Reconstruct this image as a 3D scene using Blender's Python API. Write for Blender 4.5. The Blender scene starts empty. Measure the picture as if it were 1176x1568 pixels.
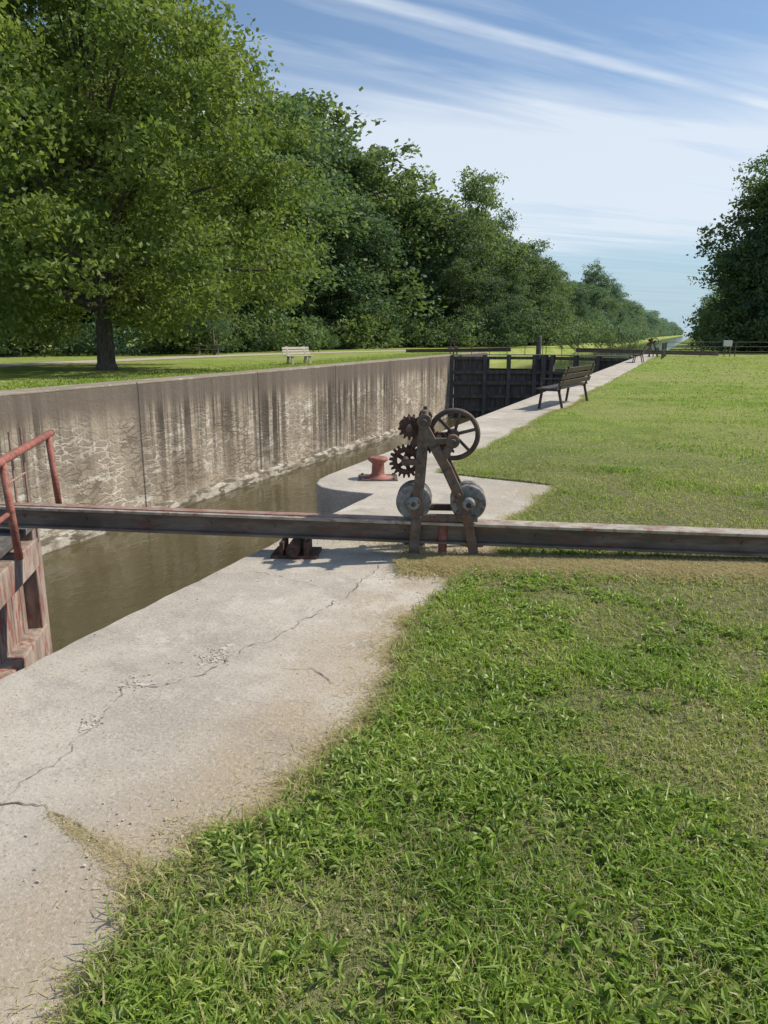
import bpy, math, random
import numpy as np
from mathutils import Vector, Matrix, Quaternion
R = math.radians
rng = np.random.default_rng(7)
random.seed(7)
scene = bpy.context.scene
scene.view_settings.view_transform = 'Standard'
scene.view_settings.look = 'None'
scene.view_settings.exposure = 0

# ------------------------------------------------------------------ helpers
class NT:
    def __init__(s, tree):
        s.t = tree
        tree.nodes.clear()
    def n(s, typ, ins=None, **props):
        nd = s.t.nodes.new(typ)
        for k, v in props.items():
            setattr(nd, k, v)
        if ins:
            for k, v in ins.items():
                s.set(nd.inputs[k], v)
        return nd
    def set(s, sock, v):
        if isinstance(v, bpy.types.NodeSocket):
            s.t.links.new(v, sock)
        else:
            if hasattr(sock.default_value, '__len__') and not hasattr(v, '__len__'):
                v = [v] * len(sock.default_value)
            if hasattr(v, '__len__') and len(v) == 3 and len(sock.default_value) == 4:
                v = (*v, 1)
            sock.default_value = v
    def m(s, op, a, b=0.0, c=0.0):
        return s.n('ShaderNodeMath', {0: a, 1: b, 2: c}, operation=op).outputs[0]
    def mix(s, f, a, b, blend='MIX'):
        return s.n('ShaderNodeMix', {0: f, 6: a, 7: b}, data_type='RGBA', blend_type=blend).outputs[2]
    def mr(s, v, a, b, c=0.0, d=1.0, smooth=True):
        nd = s.n('ShaderNodeMapRange', {0: v, 1: a, 2: b, 3: c, 4: d})
        nd.interpolation_type = 'SMOOTHSTEP' if smooth else 'LINEAR'
        return nd.outputs[0]
    def noise(s, vec, scale, detail=4, rough=0.55, dist=0.0):
        return s.n('ShaderNodeTexNoise', {'Vector': vec, 'Scale': scale, 'Detail': detail, 'Roughness': rough, 'Distortion': dist}).outputs[0]
    def vor(s, vec, scale, feature='F1'):
        return s.n('ShaderNodeTexVoronoi', {'Vector': vec, 'Scale': scale}, feature=feature).outputs['Distance']
    def mapping(s, vec, scale=(1, 1, 1), loc=(0, 0, 0), rot=(0, 0, 0)):
        return s.n('ShaderNodeMapping', {'Vector': vec, 'Scale': scale, 'Location': loc, 'Rotation': rot}).outputs[0]

def new_mat(name):
    m = bpy.data.materials.new(name)
    m.use_nodes = True
    return m, NT(m.node_tree)

def finish(nt, color, rough=0.8, bump=None, bstr=0.3, bdist=0.02, metal=0.0, spec=0.5, transl=None):
    p = nt.n('ShaderNodeBsdfPrincipled', {'Base Color': color, 'Roughness': rough, 'Metallic': metal, 'Specular IOR Level': spec})
    if bump is not None:
        b = nt.n('ShaderNodeBump', {'Height': bump, 'Strength': bstr, 'Distance': bdist})
        nt.t.links.new(b.outputs[0], p.inputs['Normal'])
    o = nt.n('ShaderNodeOutputMaterial')
    if transl:
        tr = nt.n('ShaderNodeBsdfTranslucent', {'Color': transl[1]})
        mx = nt.n('ShaderNodeMixShader', {0: transl[0], 1: p.outputs[0], 2: tr.outputs[0]})
        nt.t.links.new(mx.outputs[0], o.inputs[0])
    else:
        nt.t.links.new(p.outputs[0], o.inputs[0])
    return p

def mat_simple(name, c1, c2, scale=6, rough=0.7, bstr=0.3, metal=0.0, stretch=(1, 1, 1), c3=None, spec=0.4, c3t=(0.52, 0.62)):
    m, nt = new_mat(name)
    co = nt.n('ShaderNodeTexCoord').outputs['Object']
    v = nt.mapping(co, stretch)
    a = nt.noise(v, scale, 6, 0.65)
    col = nt.mix(nt.mr(a, 0.35, 0.65), c1, c2)
    if c3:
        b = nt.noise(nt.mapping(v, loc=(5, 3, 1)), scale * 1.7, 5, 0.7)
        col = nt.mix(nt.mr(b, c3t[0], c3t[1]), col, c3)
    finish(nt, col, rough, nt.noise(v, scale * 5, 5, 0.6), bstr, 0.01, metal, spec)
    return m

def obj_from_arrays(name, verts, faces, mats, attrs=None, mat_idx=None, smooth=False, parent=None):
    me = bpy.data.meshes.new(name)
    verts = np.asarray(verts, dtype=np.float32)
    faces = np.asarray(faces, dtype=np.int32)
    M, k = faces.shape
    me.vertices.add(len(verts)); me.vertices.foreach_set('co', verts.ravel())
    me.loops.add(M * k); me.loops.foreach_set('vertex_index', faces.ravel())
    me.polygons.add(M)
    me.polygons.foreach_set('loop_start', np.arange(0, M * k, k, dtype=np.int32))
    me.polygons.foreach_set('loop_total', np.full(M, k, dtype=np.int32))
    if mat_idx is not None:
        me.polygons.foreach_set('material_index', np.asarray(mat_idx, dtype=np.int32))
    me.polygons.foreach_set('use_smooth', np.full(M, smooth, dtype=bool))
    me.update(calc_edges=True)
    if attrs:
        for an, vals in attrs.items():
            at = me.attributes.new(an, 'FLOAT', 'FACE')
            at.data.foreach_set('value', np.asarray(vals, dtype=np.float32))
    for m in mats:
        me.materials.append(m)
    ob = bpy.data.objects.new(name, me)
    scene.collection.objects.link(ob)
    if parent: ob.parent = parent
    return ob

def empty(name, loc=(0, 0, 0), rz=0.0, sc=1.0):
    e = bpy.data.objects.new(name, None)
    e.location = loc; e.rotation_euler = (0, 0, rz); e.scale = (sc, sc, sc)
    e.empty_display_size = 0.2
    scene.collection.objects.link(e)
    return e

class MB:
    def __init__(s): s.v = []; s.f = []
    def add(s, vs, fs):
        o = len(s.v); s.v += [tuple(v) for v in vs]; s.f += [tuple(i + o for i in f) for f in fs]
    def box(s, c, d, rot=None):
        c = Vector(c); hx, hy, hz = d[0] / 2, d[1] / 2, d[2] / 2
        vs = [Vector((x, y, z)) for x in (-hx, hx) for y in (-hy, hy) for z in (-hz, hz)]
        if rot is not None: vs = [rot @ v for v in vs]
        s.add([c + v for v in vs], [(0, 1, 3, 2), (4, 6, 7, 5), (0, 4, 5, 1), (2, 3, 7, 6), (0, 2, 6, 4), (1, 5, 7, 3)])
    def bar(s, p1, p2, w, h, up=(0, 0, 1)):
        p1 = Vector(p1); p2 = Vector(p2); d = (p2 - p1); L = d.length; d.normalize()
        up = Vector(up); side = d.cross(up)
        if side.length < 1e-4: side = d.cross(Vector((1, 0, 0)))
        side.normalize(); u = side.cross(d)
        m = Matrix((d, side, u)).transposed()
        s.box((p1 + p2) / 2, (L, w, h), m)
    def cyl(s, p1, p2, r1, r2=None, n=20, caps=True):
        if r2 is None: r2 = r1
        p1 = Vector(p1); p2 = Vector(p2); d = (p2 - p1).normalized()
        a = d.orthogonal().normalized(); b = d.cross(a)
        vs = []
        for p, r in ((p1, r1), (p2, r2)):
            for i in range(n):
                t = 2 * math.pi * i / n
                vs.append(p + a * math.cos(t) * r + b * math.sin(t) * r)
        fs = [(i, (i + 1) % n, n + (i + 1) % n, n + i) for i in range(n)]
        if caps: fs += [tuple(range(n))[::-1], tuple(range(n, 2 * n))]
        s.add(vs, fs)
    def tube(s, pts, radii, n=8):
        for i in range(len(pts) - 1):
            s.cyl(pts[i], pts[i + 1], radii[i], radii[i + 1], n, caps=True)
    def lathe(s, c, axis, prof, n=28):
        c = Vector(c); d = Vector(axis).normalized(); a = d.orthogonal().normalized(); b = d.cross(a)
        vs = []
        for h, r in prof:
            for i in range(n):
                t = 2 * math.pi * i / n
                vs.append(c + d * h + (a * math.cos(t) + b * math.sin(t)) * r)
        fs = []
        for j in range(len(prof) - 1):
            for i in range(n):
                fs.append((j * n + i, j * n + (i + 1) % n, (j + 1) * n + (i + 1) % n, (j + 1) * n + i))
        fs += [tuple(range(n))[::-1], tuple(range((len(prof) - 1) * n, len(prof) * n))]
        s.add(vs, fs)
    def torus(s, c, axis, R_, r, n=36, k=8):
        c = Vector(c); d = Vector(axis).normalized(); a = d.orthogonal().normalized(); b = d.cross(a)
        vs = []
        for i in range(n):
            t = 2 * math.pi * i / n; e = a * math.cos(t) + b * math.sin(t)
            for j in range(k):
                q = 2 * math.pi * j / k
                vs.append(c + e * (R_ + r * math.cos(q)) + d * r * math.sin(q))
        fs = [(i * k + j, ((i + 1) % n) * k + j, ((i + 1) % n) * k + (j + 1) % k, i * k + (j + 1) % k) for i in range(n) for j in range(k)]
        s.add(vs, fs)
    def gear(s, c, axis, r, tooth, th, nt_, inner=0.0):
        c = Vector(c); d = Vector(axis).normalized(); a = Vector((1, 0, 0)); b = d.cross(a)
        out = []
        for i in range(nt_):
            for fr, rr in ((0.0, r), (0.22, r + tooth), (0.5, r + tooth), (0.72, r)):
                out.append(((i + fr) / nt_ * 2 * math.pi, rr))
        N = len(out); vs = []
        for h in (-th / 2, th / 2):
            for t, rr in out: vs.append(c + (a * math.cos(t) + b * math.sin(t)) * rr + d * h)
            for t, rr in out: vs.append(c + (a * math.cos(t) + b * math.sin(t)) * max(inner, 0.004) + d * h)
        fs = []
        for i in range(N):
            j = (i + 1) % N
            fs += [(i, j, 2 * N + j, 2 * N + i), (i, N + i, N + j, j),
                   (2 * N + i, 2 * N + j, 3 * N + j, 3 * N + i), (N + i, 3 * N + i, 3 * N + j, N + j)]
        s.add(vs, fs)
    def build(s, name, mat, parent=None, bevel=0.0, smooth=False):
        me = bpy.data.meshes.new(name)
        me.from_pydata(s.v, [], s.f); me.update()
        me.materials.append(mat)
        ob = bpy.data.objects.new(name, me); scene.collection.objects.link(ob)
        if parent: ob.parent = parent
        if bevel > 0:
            md = ob.modifiers.new('bevel', 'BEVEL'); md.width = bevel; md.segments = 2; md.limit_method = 'ANGLE'
        if smooth:
            for p in me.polygons: p.use_smooth = len(p.vertices) == 4
        return ob

def vnoise(x, y, scale, seed):
    g = np.random.default_rng(seed).random((256, 256))
    X = np.asarray(x) / scale; Y = np.asarray(y) / scale
    xi = np.floor(X).astype(int); yi = np.floor(Y).astype(int)
    fx = X - xi; fy = Y - yi; fx = fx * fx * (3 - 2 * fx); fy = fy * fy * (3 - 2 * fy)
    a = g[xi % 256, yi % 256]; b = g[(xi + 1) % 256, yi % 256]; c = g[xi % 256, (yi + 1) % 256]; d = g[(xi + 1) % 256, (yi + 1) % 256]
    return (a * (1 - fx) + b * fx) * (1 - fy) + (c * (1 - fx) + d * fx) * fy
def fbm(x, y, scale, seed, o=3):
    r = 0; w = 0
    for i in range(o):
        r = r + vnoise(x, y, scale / 2 ** i, seed + i) * 0.6 ** i; w += 0.6 ** i
    return r / w

# ------------------------------------------------------------------ camera
CAMH = 1.6
cam_d = bpy.data.cameras.new('camera'); cam = bpy.data.objects.new('camera', cam_d)
scene.collection.objects.link(cam); scene.camera = cam
cam.location = (0, 0, CAMH); cam.rotation_euler = (R(90 - 13.4), 0, R(22.1))
cam_d.sensor_fit = 'VERTICAL'; cam_d.sensor_height = 36; cam_d.lens = 36 * 1144 / 1568
cam_d.clip_start = 0.05; cam_d.clip_end = 8000

# ------------------------------------------------------------------ light
SUN_AZ, SUN_EL = R(54), R(44)
sd = Vector((math.sin(SUN_AZ) * math.cos(SUN_EL), math.cos(SUN_AZ) * math.cos(SUN_EL), math.sin(SUN_EL)))
sl = bpy.data.lights.new('sun', 'SUN'); sl.energy = 5.0; sl.angle = R(0.9); sl.color = (1.0, 0.925, 0.79)
so = bpy.data.objects.new('sun', sl); so.rotation_euler = sd.to_track_quat('Z', 'Y').to_euler(); so.location = sd * 50
scene.collection.objects.link(so)

w = bpy.data.worlds.new('World'); scene.world = w; w.use_nodes = True
nt = NT(w.node_tree)
sky = nt.n('ShaderNodeTexSky', sky_type='NISHITA')
sky.sun_disc = False; sky.sun_elevation = SUN_EL; sky.sun_rotation = SUN_AZ
sky.air_density = 1.0; sky.dust_density = 0.6; sky.ozone_density = 2.5
gc = nt.n('ShaderNodeTexCoord').outputs['Generated']
sp = nt.n('ShaderNodeSeparateXYZ', {0: gc})
X, Y, Z = sp.outputs
zc = nt.m('MAXIMUM', Z, 0.02)
px = nt.m('DIVIDE', X, zc); py = nt.m('DIVIDE', Y, zc)
u = nt.m('ADD', nt.m('MULTIPLY', px, 0.596), nt.m('MULTIPLY', py, 0.803))
v = nt.m('SUBTRACT', nt.m('MULTIPLY', px, 0.803), nt.m('MULTIPLY', py, 0.596))
uv = nt.n('ShaderNodeCombineXYZ', {0: nt.m('MULTIPLY', u, 0.16), 1: nt.m('MULTIPLY', v, 0.6), 2: 0.0}).outputs[0]
n1 = nt.noise(uv, 1.0, 6, 0.5, 0.5)
uv2 = nt.n('ShaderNodeCombineXYZ', {0: nt.m('MULTIPLY', u, 0.12), 1: nt.m('MULTIPLY', v, 0.8), 2: 3.0}).outputs[0]
n2 = nt.noise(uv2, 2.8, 6, 0.6, 0.4)
el = nt.m('ARCSINE', Z)
thr = nt.mr(el, R(11.0), R(18.5), -0.13, 0.22)
c1 = nt.mr(nt.m('SUBTRACT', n1, thr), 0.26, 0.68)
c2 = nt.m('MULTIPLY', nt.mr(n2, 0.42, 0.72), 0.30)
band = nt.mr(el, R(4.6), R(7.0), 0.12, 1.0)
wob = nt.m('MULTIPLY', nt.m('SUBTRACT', nt.noise(uv, 6.0, 3), 0.5), 0.06)
vd = nt.m('ABSOLUTE', nt.m('ADD', nt.m('ADD', v, 2.25), wob))
trail = nt.m('MULTIPLY', nt.mr(vd, 0.005, 0.07, 0.8, 0.0), nt.mr(nt.noise(uv, 9.0, 4), 0.3, 0.6, 0.35, 0.85))
vd2 = nt.m('ABSOLUTE', nt.m('ADD', nt.m('ADD', v, 2.7), wob))
trail2 = nt.m('MULTIPLY', nt.mr(vd2, 0.03, 0.28, 1.0, 0.0), nt.mr(nt.noise(uv, 7.0, 4), 0.35, 0.65, 0.1, 0.45))
cl = nt.m('MULTIPLY', nt.m('ADD', nt.m('ADD', c1, c2), nt.m('MULTIPLY', nt.m('MAXIMUM', trail, trail2), 0.75)), band)
cl = nt.m('SUBTRACT', cl, nt.m('MULTIPLY', nt.mr(n2, 0.55, 0.35), 0.12))
cl = nt.n('ShaderNodeMath', {0: cl, 1: 0.84}, operation='MINIMUM').outputs[0]
cl = nt.m('MAXIMUM', cl, 0.0)
skyc = nt.mix(1.0, sky.outputs[0], (0.93, 1.06, 1.16), 'MULTIPLY')
skyc = nt.mix(0.14, skyc, (5.0, 6.2, 7.4))
skyc = nt.mix(nt.mr(el, R(0), R(12), 0.85, 0.0), skyc, (3.9, 5.5, 6.6))
colr = nt.mix(cl, skyc, (7.4, 8.1, 8.9))
bg = nt.n('ShaderNodeBackground', {'Color': colr, 'Strength': 0.108})
o = nt.n('ShaderNodeOutputWorld'); nt.t.links.new(bg.outputs[0], o.inputs[0])

# ------------------------------------------------------------------ materials
def mat_foliage(name, dark, mid, light, transl=0.3, var=0.5):
    m, nt = new_mat(name)
    a = nt.n('ShaderNodeAttribute', attribute_name='rnd').outputs['Fac']
    oi = nt.n('ShaderNodeObjectInfo').outputs['Random']
    f = nt.m('ADD', a, nt.m('MULTIPLY', nt.m('SUBTRACT', oi, 0.5), var))
    col = nt.mix(nt.mr(f, 0.0, 0.5), dark, mid)
    col = nt.mix(nt.mr(f, 0.5, 1.0), col, light)
    hue = nt.m('FRACT', nt.m('MULTIPLY', oi, 7.31))
    col = nt.mix(nt.mr(hue, 0.3, 1.0, 0.0, 0.7), col, nt.mix(1.0, col, (1.4, 1.15, 0.75), 'MULTIPLY'))
    col = nt.mix(nt.mr(hue, 0.3, 0.0, 0.0, 0.7), col, nt.mix(1.0, col, (0.78, 0.98, 1.5), 'MULTIPLY'))
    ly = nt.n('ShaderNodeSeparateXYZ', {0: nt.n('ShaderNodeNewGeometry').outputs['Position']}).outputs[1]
    col = nt.mix(nt.mr(ly, 40, 450, 0.0, 0.85, smooth=False), col, (0.22, 0.31, 0.28))  # aerial haze painted into the leaf colour, paler with world Y
    tc = nt.mix(1.0, col, (1.4, 1.5, 0.75), 'MULTIPLY')
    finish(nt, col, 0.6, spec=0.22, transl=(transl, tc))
    return m
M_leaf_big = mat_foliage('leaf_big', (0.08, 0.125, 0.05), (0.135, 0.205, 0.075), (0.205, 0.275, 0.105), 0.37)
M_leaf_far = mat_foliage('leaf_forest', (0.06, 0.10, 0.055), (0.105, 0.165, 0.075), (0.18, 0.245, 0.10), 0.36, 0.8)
M_bark = mat_simple('bark', (0.06, 0.05, 0.04), (0.14, 0.12, 0.10), 5, 0.9, 0.8, stretch=(3, 3, 0.6))

m, nt = new_mat('grass_blades'); M_blade = m
a = nt.n('ShaderNodeAttribute', attribute_name='rnd').outputs['Fac']
dr = nt.n('ShaderNodeAttribute', attribute_name='dry').outputs['Fac']
col = nt.mix(nt.mr(a, 0, 0.6), (0.115, 0.195, 0.028), (0.235, 0.35, 0.052))
col = nt.mix(nt.mr(a, 0.6, 1.0), col, (0.40, 0.48, 0.115))
col = nt.mix(dr, col, (0.53, 0.44, 0.27))
finish(nt, col, 0.42, spec=0.4, transl=(0.40, nt.mix(1.0, col, (1.3, 1.4, 0.8), 'MULTIPLY')))

m, nt = new_mat('lawn_ground'); M_ground = m
co = nt.n('ShaderNodeTexCoord').outputs['Object']
big = nt.noise(co, 0.22, 4, 0.6); med = nt.noise(co, 1.3, 5, 0.65); fine = nt.noise(co, 28, 4, 0.7)
vf = nt.noise(co, 110, 3, 0.7)
col = nt.mix(nt.mr(med, 0.35, 0.65), (0.20, 0.285, 0.055), (0.33, 0.41, 0.09))
col = nt.mix(nt.mr(big, 0.42, 0.60, 0, 0.65), col, (0.41, 0.39, 0.16))
col = nt.mix(nt.mr(fine, 0.4, 0.62, 0.45, 0.0), col, (0.11, 0.15, 0.035))
col = nt.mix(nt.mr(vf, 0.55, 0.7, 0.0, 0.45), col, (0.40, 0.42, 0.17))
near = nt.m('MULTIPLY', nt.mr(nt.n('ShaderNodeVectorMath', {0: co}, operation='LENGTH').outputs['Value'], 6, 16, 1, 0), 0.75)
soil = nt.mix(nt.mr(fine, 0.4, 0.6), (0.10, 0.095, 0.05), (0.24, 0.22, 0.12))
col = nt.mix(near, col, soil)
finish(nt, col, 0.95, nt.m('ADD', fine, nt.m('MULTIPLY', vf, 0.6)), 0.8, 0.05, spec=0.1)

def mat_concrete(name, light, dark, stain):
    m, nt = new_mat(name)
    co = nt.n('ShaderNodeTexCoord').outputs['Object']
    l = nt.noise(co, 0.9, 7, 0.68); f = nt.noise(co, 7, 7, 0.75); ff = nt.noise(co, 60, 5, 0.8); g3 = nt.noise(co, 170, 3, 0.8)
    col = nt.mix(nt.mr(l, 0.38, 0.62), dark, light)
    col = nt.mix(nt.mr(f, 0.45, 0.68, 0.0, 0.5), col, stain)
    col = nt.mix(nt.mr(f, 0.46, 0.30, 0.0, 0.5), col, (0.54, 0.49, 0.42))
    ex = nt.n('ShaderNodeSeparateXYZ', {0: co}).outputs[0]
    dirt = nt.m('MULTIPLY', nt.mr(nt.m('ADD', ex, nt.m('MULTIPLY', l, 1.1)), -1.5, -0.75), nt.mr(nt.noise(nt.mapping(co, loc=(3, 9, 0)), 0.8, 4, 0.6), 0.38, 0.58))
    col = nt.mix(nt.m('MULTIPLY', dirt, 0.8), col, (0.37, 0.28, 0.18))
    blot = nt.mr(nt.noise(nt.mapping(co, loc=(1, 7, 3)), 2.3, 6, 0.7), 0.54, 0.66)
    col = nt.mix(nt.m('MULTIPLY', blot, 0.4), col, (0.25, 0.22, 0.185))
    pale = nt.mr(nt.noise(nt.mapping(co, loc=(9, 2, 6)), 1.6, 7, 0.75), 0.56, 0.64)
    col = nt.mix(nt.m('MULTIPLY', pale, 0.5), col, (0.62, 0.58, 0.51))
    col = nt.mix(nt.mr(ff, 0.52, 0.66, 0.0, 0.6), col, (0.64, 0.59, 0.51))
    col = nt.mix(nt.mr(ff, 0.46, 0.34, 0.0, 0.7), col, (0.19, 0.165, 0.135))
    col = nt.mix(nt.mr(g3, 0.42, 0.30, 0.0, 0.5), col, (0.11, 0.10, 0.085))
    peb = nt.vor(co, 42)
    col = nt.mix(nt.m('MULTIPLY', nt.mr(peb, 0.26, 0.12, 0, 0.7), nt.mr(f, 0.45, 0.55)), col, (0.22, 0.18, 0.145))
    wv = nt.n('ShaderNodeVectorMath', {0: co, 1: nt.n('ShaderNodeTexNoise', {'Vector': co, 'Scale': 3.0, 'Detail': 6}).outputs['Color']}, operation='ADD').outputs[0]
    cr = nt.vor(wv, 0.8, 'DISTANCE_TO_EDGE')
    crm = nt.m('MULTIPLY', nt.mr(cr, 0.001, 0.006, 1, 0), nt.mr(nt.noise(co, 1.2, 3), 0.52, 0.66))
    col = nt.mix(nt.m('MULTIPLY', crm, 0.45), col, (0.14, 0.12, 0.10))
    cr2 = nt.vor(nt.mapping(wv, loc=(7, 2, 1)), 4.5, 'DISTANCE_TO_EDGE')
    crm2 = nt.m('MULTIPLY', nt.mr(cr2, 0.006, 0.03, 1, 0), nt.mr(nt.noise(nt.mapping(co, loc=(4, 4, 4)), 0.9, 3), 0.5, 0.62))
    col = nt.mix(nt.m('MULTIPLY', crm2, 0.5), col, (0.64, 0.60, 0.52))
    h = nt.m('ADD', nt.m('MULTIPLY', ff, 0.5), nt.m('MULTIPLY', f, 0.8))
    finish(nt, col, 0.9, h, 0.7, 0.014, spec=0.25)
    return m
M_conc = mat_concrete('concrete_walk', (0.51, 0.46, 0.39), (0.38, 0.34, 0.29), (0.40, 0.34, 0.265))

m, nt = new_mat('lock_wall_concrete'); M_wall = m
co = nt.n('ShaderNodeTexCoord').outputs['Object']
s3 = nt.n('ShaderNodeSeparateXYZ', {0: co}); wy = s3.outputs[1]; wz = s3.outputs[2]
P2 = nt.n('ShaderNodeCombineXYZ', {0: 0.0, 1: wy, 2: wz}).outputs[0]
base = nt.mix(nt.mr(nt.noise(P2, 0.7, 6, 0.65), 0.35, 0.65), (0.32, 0.265, 0.20), (0.46, 0.39, 0.30))
base = nt.mix(nt.mr(nt.noise(P2, 9, 6, 0.75), 0.4, 0.66, 0, 0.5), base, (0.21, 0.175, 0.135))
warp = nt.n('ShaderNodeVectorMath', {0: nt.mapping(P2, (1, 1.7, 4.8)), 1: nt.mapping(nt.n('ShaderNodeTexNoise', {'Vector': P2, 'Scale': 2.4, 'Detail': 7, 'Roughness': 0.65}).outputs['Color'], (0, 1.7, 1.7))}, operation='ADD').outputs[0]
ve = nt.vor(warp, 1.0, 'DISTANCE_TO_EDGE')
zone = nt.mr(nt.m('ADD', wz, nt.m('MULTIPLY', nt.noise(P2, 0.5, 4), 1.6)), 0.2, -0.8)
brk = nt.mr(nt.noise(nt.mapping(P2, (1, 1, 1), (0, 8, 1)), 0.9, 5, 0.65), 0.34, 0.50)
ln = nt.m('MULTIPLY', nt.m('MULTIPLY', nt.mr(ve, 0.03, 0.12, 1, 0), zone), brk)
lsel = nt.mr(nt.noise(P2, 0.45, 3), 0.40, 0.56)
base = nt.mix(nt.m('MULTIPLY', ln, nt.m('MULTIPLY', lsel, 0.85)), base, (0.66, 0.60, 0.51))
base = nt.mix(nt.m('MULTIPLY', ln, nt.m('MULTIPLY', nt.m('SUBTRACT', 1.0, lsel), 0.6)), base, (0.13, 0.105, 0.08))
pat = nt.m('MULTIPLY', nt.mr(nt.noise(nt.mapping(P2, (1, 0.55, 1.6), (0, 3, 2)), 0.9, 7, 0.75), 0.56, 0.61), nt.mr(wz, -1.0, -1.6))
base = nt.mix(nt.m('MULTIPLY', pat, 0.75), base, (0.70, 0.66, 0.58))
st = nt.noise(nt.mapping(P2, (1, 2.2, 0.07)), 1.0, 6, 0.7, 0.15)
st2 = nt.noise(nt.mapping(P2, (1, 0.22, 0.03), (0, 1.5, 0)), 1.0, 2, 0.5)
hv = nt.m('MULTIPLY', nt.mr(wy, 26, 29.5), nt.mr(wy, 44, 37))
fade = nt.mr(nt.m('ADD', nt.m('ADD', wz, nt.m('MULTIPLY', hv, 1.8)), nt.m('MULTIPLY', nt.noise(nt.mapping(P2, (1, 3.0, 0.1)), 1.0, 4), 3.0)), -3.2, 0.6, 0.10, 1.0, smooth=False)
sm = nt.m('MULTIPLY', nt.m('MULTIPLY', nt.mr(nt.m('ADD', st, nt.m('MULTIPLY', hv, 0.04)), 0.43, 0.56), fade), nt.mr(st2, 0.36, 0.54, 0.3, 1.0))
base = nt.mix(nt.m('MULTIPLY', sm, 0.96), base, (0.07, 0.057, 0.048))
capn = nt.noise(nt.mapping(P2, (1, 1.5, 0.5)), 1.0, 5)
capm = nt.mr(nt.m('ADD', wz, nt.m('MULTIPLY', capn, 0.9)), -0.8, 0.0, 0.0, 0.85)
base = nt.mix(capm, base, (0.155, 0.128, 0.105))
jt = nt.m('MULTIPLY', nt.m('ABSOLUTE', nt.m('SUBTRACT', nt.m('FRACT', nt.m('ADD', nt.m('DIVIDE', nt.m('SUBTRACT', wy, 20.0), 7.5), 100.5)), 0.5)), 7.5)
jm = nt.mr(jt, 0.015, 0.06, 1, 0)
base = nt.mix(nt.m('MULTIPLY', jm, 0.85), base, (0.07, 0.06, 0.05))
jd = nt.m('MULTIPLY', nt.mr(jt, 0.05, 0.8, 0.55, 0), fade)
base = nt.mix(jd, base, (0.12, 0.10, 0.085))
wet = nt.mr(wz, -4.2, -4.45)
base = nt.mix(nt.m('MULTIPLY', wet, 0.7), base, (0.09, 0.08, 0.055))
hh = nt.m('SUBTRACT', nt.noise(P2, 5, 7, 0.75), nt.m('ADD', nt.m('MULTIPLY', ln, 0.4), jm))
finish(nt, base, 0.92, hh, 0.7, 0.05, spec=0.2)

m, nt = new_mat('footing_stone'); M_foot = m
co = nt.n('ShaderNodeTexCoord').outputs['Object']
col = nt.mix(nt.mr(nt.noise(co, 1.2, 6, 0.7), 0.4, 0.6), (0.46, 0.42, 0.36), (0.22, 0.19, 0.15))
col = nt.mix(nt.mr(nt.noise(nt.mapping(co, (1, 0.6, 3)), 2.5, 5), 0.48, 0.56, 0, 0.85), col, (0.10, 0.085, 0.06))
finish(nt, col, 0.9, nt.noise(co, 4, 6, 0.7), 0.8, 0.08, spec=0.2)

def mat_water(name, col, sc, bs):
    m, nt = new_mat(name)
    co = nt.n('ShaderNodeTexCoord').outputs['Object']
    v = nt.mapping(co, (1.0, 0.5, 1), rot=(0, 0, 0.5))
    h = nt.m('ADD', nt.noise(v, sc, 3, 0.5, 0.4), nt.m('MULTIPLY', nt.noise(v, sc * 0.22, 3, 0.5), 1.5))
    c = nt.mix(nt.mr(nt.noise(co, 0.15, 3), 0.4, 0.6), col, tuple(x * 1.25 for x in col))
    p = finish(nt, c, 0.07, h, bs, 0.06, spec=0.5)
    p.inputs['IOR'].default_value = 1.33
    return m
M_water = mat_water('murky_water', (0.072, 0.06, 0.028), 3.0, 0.3)
M_water2 = mat_water('pool_water', (0.06, 0.065, 0.045), 0.8, 0.12)

M_rust = mat_simple('rusty_iron', (0.065, 0.048, 0.04), (0.13, 0.10, 0.085), 14, 0.65, 0.5, 0.0, c3=(0.16, 0.075, 0.045))
M_iron = mat_simple('weathered_brown_iron', (0.075, 0.06, 0.05), (0.16, 0.135, 0.115), 16, 0.65, 0.5, 0.0, c3=(0.17, 0.085, 0.05), c3t=(0.48, 0.6))
M_roll = mat_simple('grey_painted_iron', (0.14, 0.145, 0.145), (0.25, 0.26, 0.26), 12, 0.6, 0.4, 0.0, c3=(0.14, 0.08, 0.055), c3t=(0.5, 0.6))
M_gear = mat_simple('dark_rust_gear', (0.045, 0.026, 0.02), (0.11, 0.055, 0.037), 20, 0.75, 0.6, 0.0)
M_red = mat_simple('faded_red_paint', (0.27, 0.085, 0.065), (0.35, 0.14, 0.11), 12, 0.65, 0.4, c3=(0.14, 0.08, 0.06))
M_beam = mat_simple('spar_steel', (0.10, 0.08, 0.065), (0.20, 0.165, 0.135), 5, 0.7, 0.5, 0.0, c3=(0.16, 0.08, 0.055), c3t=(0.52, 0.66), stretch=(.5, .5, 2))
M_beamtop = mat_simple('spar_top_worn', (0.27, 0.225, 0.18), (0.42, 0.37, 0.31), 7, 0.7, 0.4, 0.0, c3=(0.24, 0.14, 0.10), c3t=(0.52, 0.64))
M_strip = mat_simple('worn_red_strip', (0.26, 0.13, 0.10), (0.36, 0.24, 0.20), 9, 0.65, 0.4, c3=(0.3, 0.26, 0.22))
M_gatew = mat_simple('gate_timber_red', (0.20, 0.145, 0.12), (0.40, 0.32, 0.27), 5, 0.85, 0.7, c3=(0.27, 0.10, 0.075), stretch=(1.5, 1.5, 0.4))
M_gated = mat_simple('gate_timber_dark', (0.065, 0.06, 0.055), (0.125, 0.12, 0.11), 2, 0.85, 0.6, c3=(0.16, 0.15, 0.13), stretch=(2.5, 2.5, 0.3))
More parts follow.
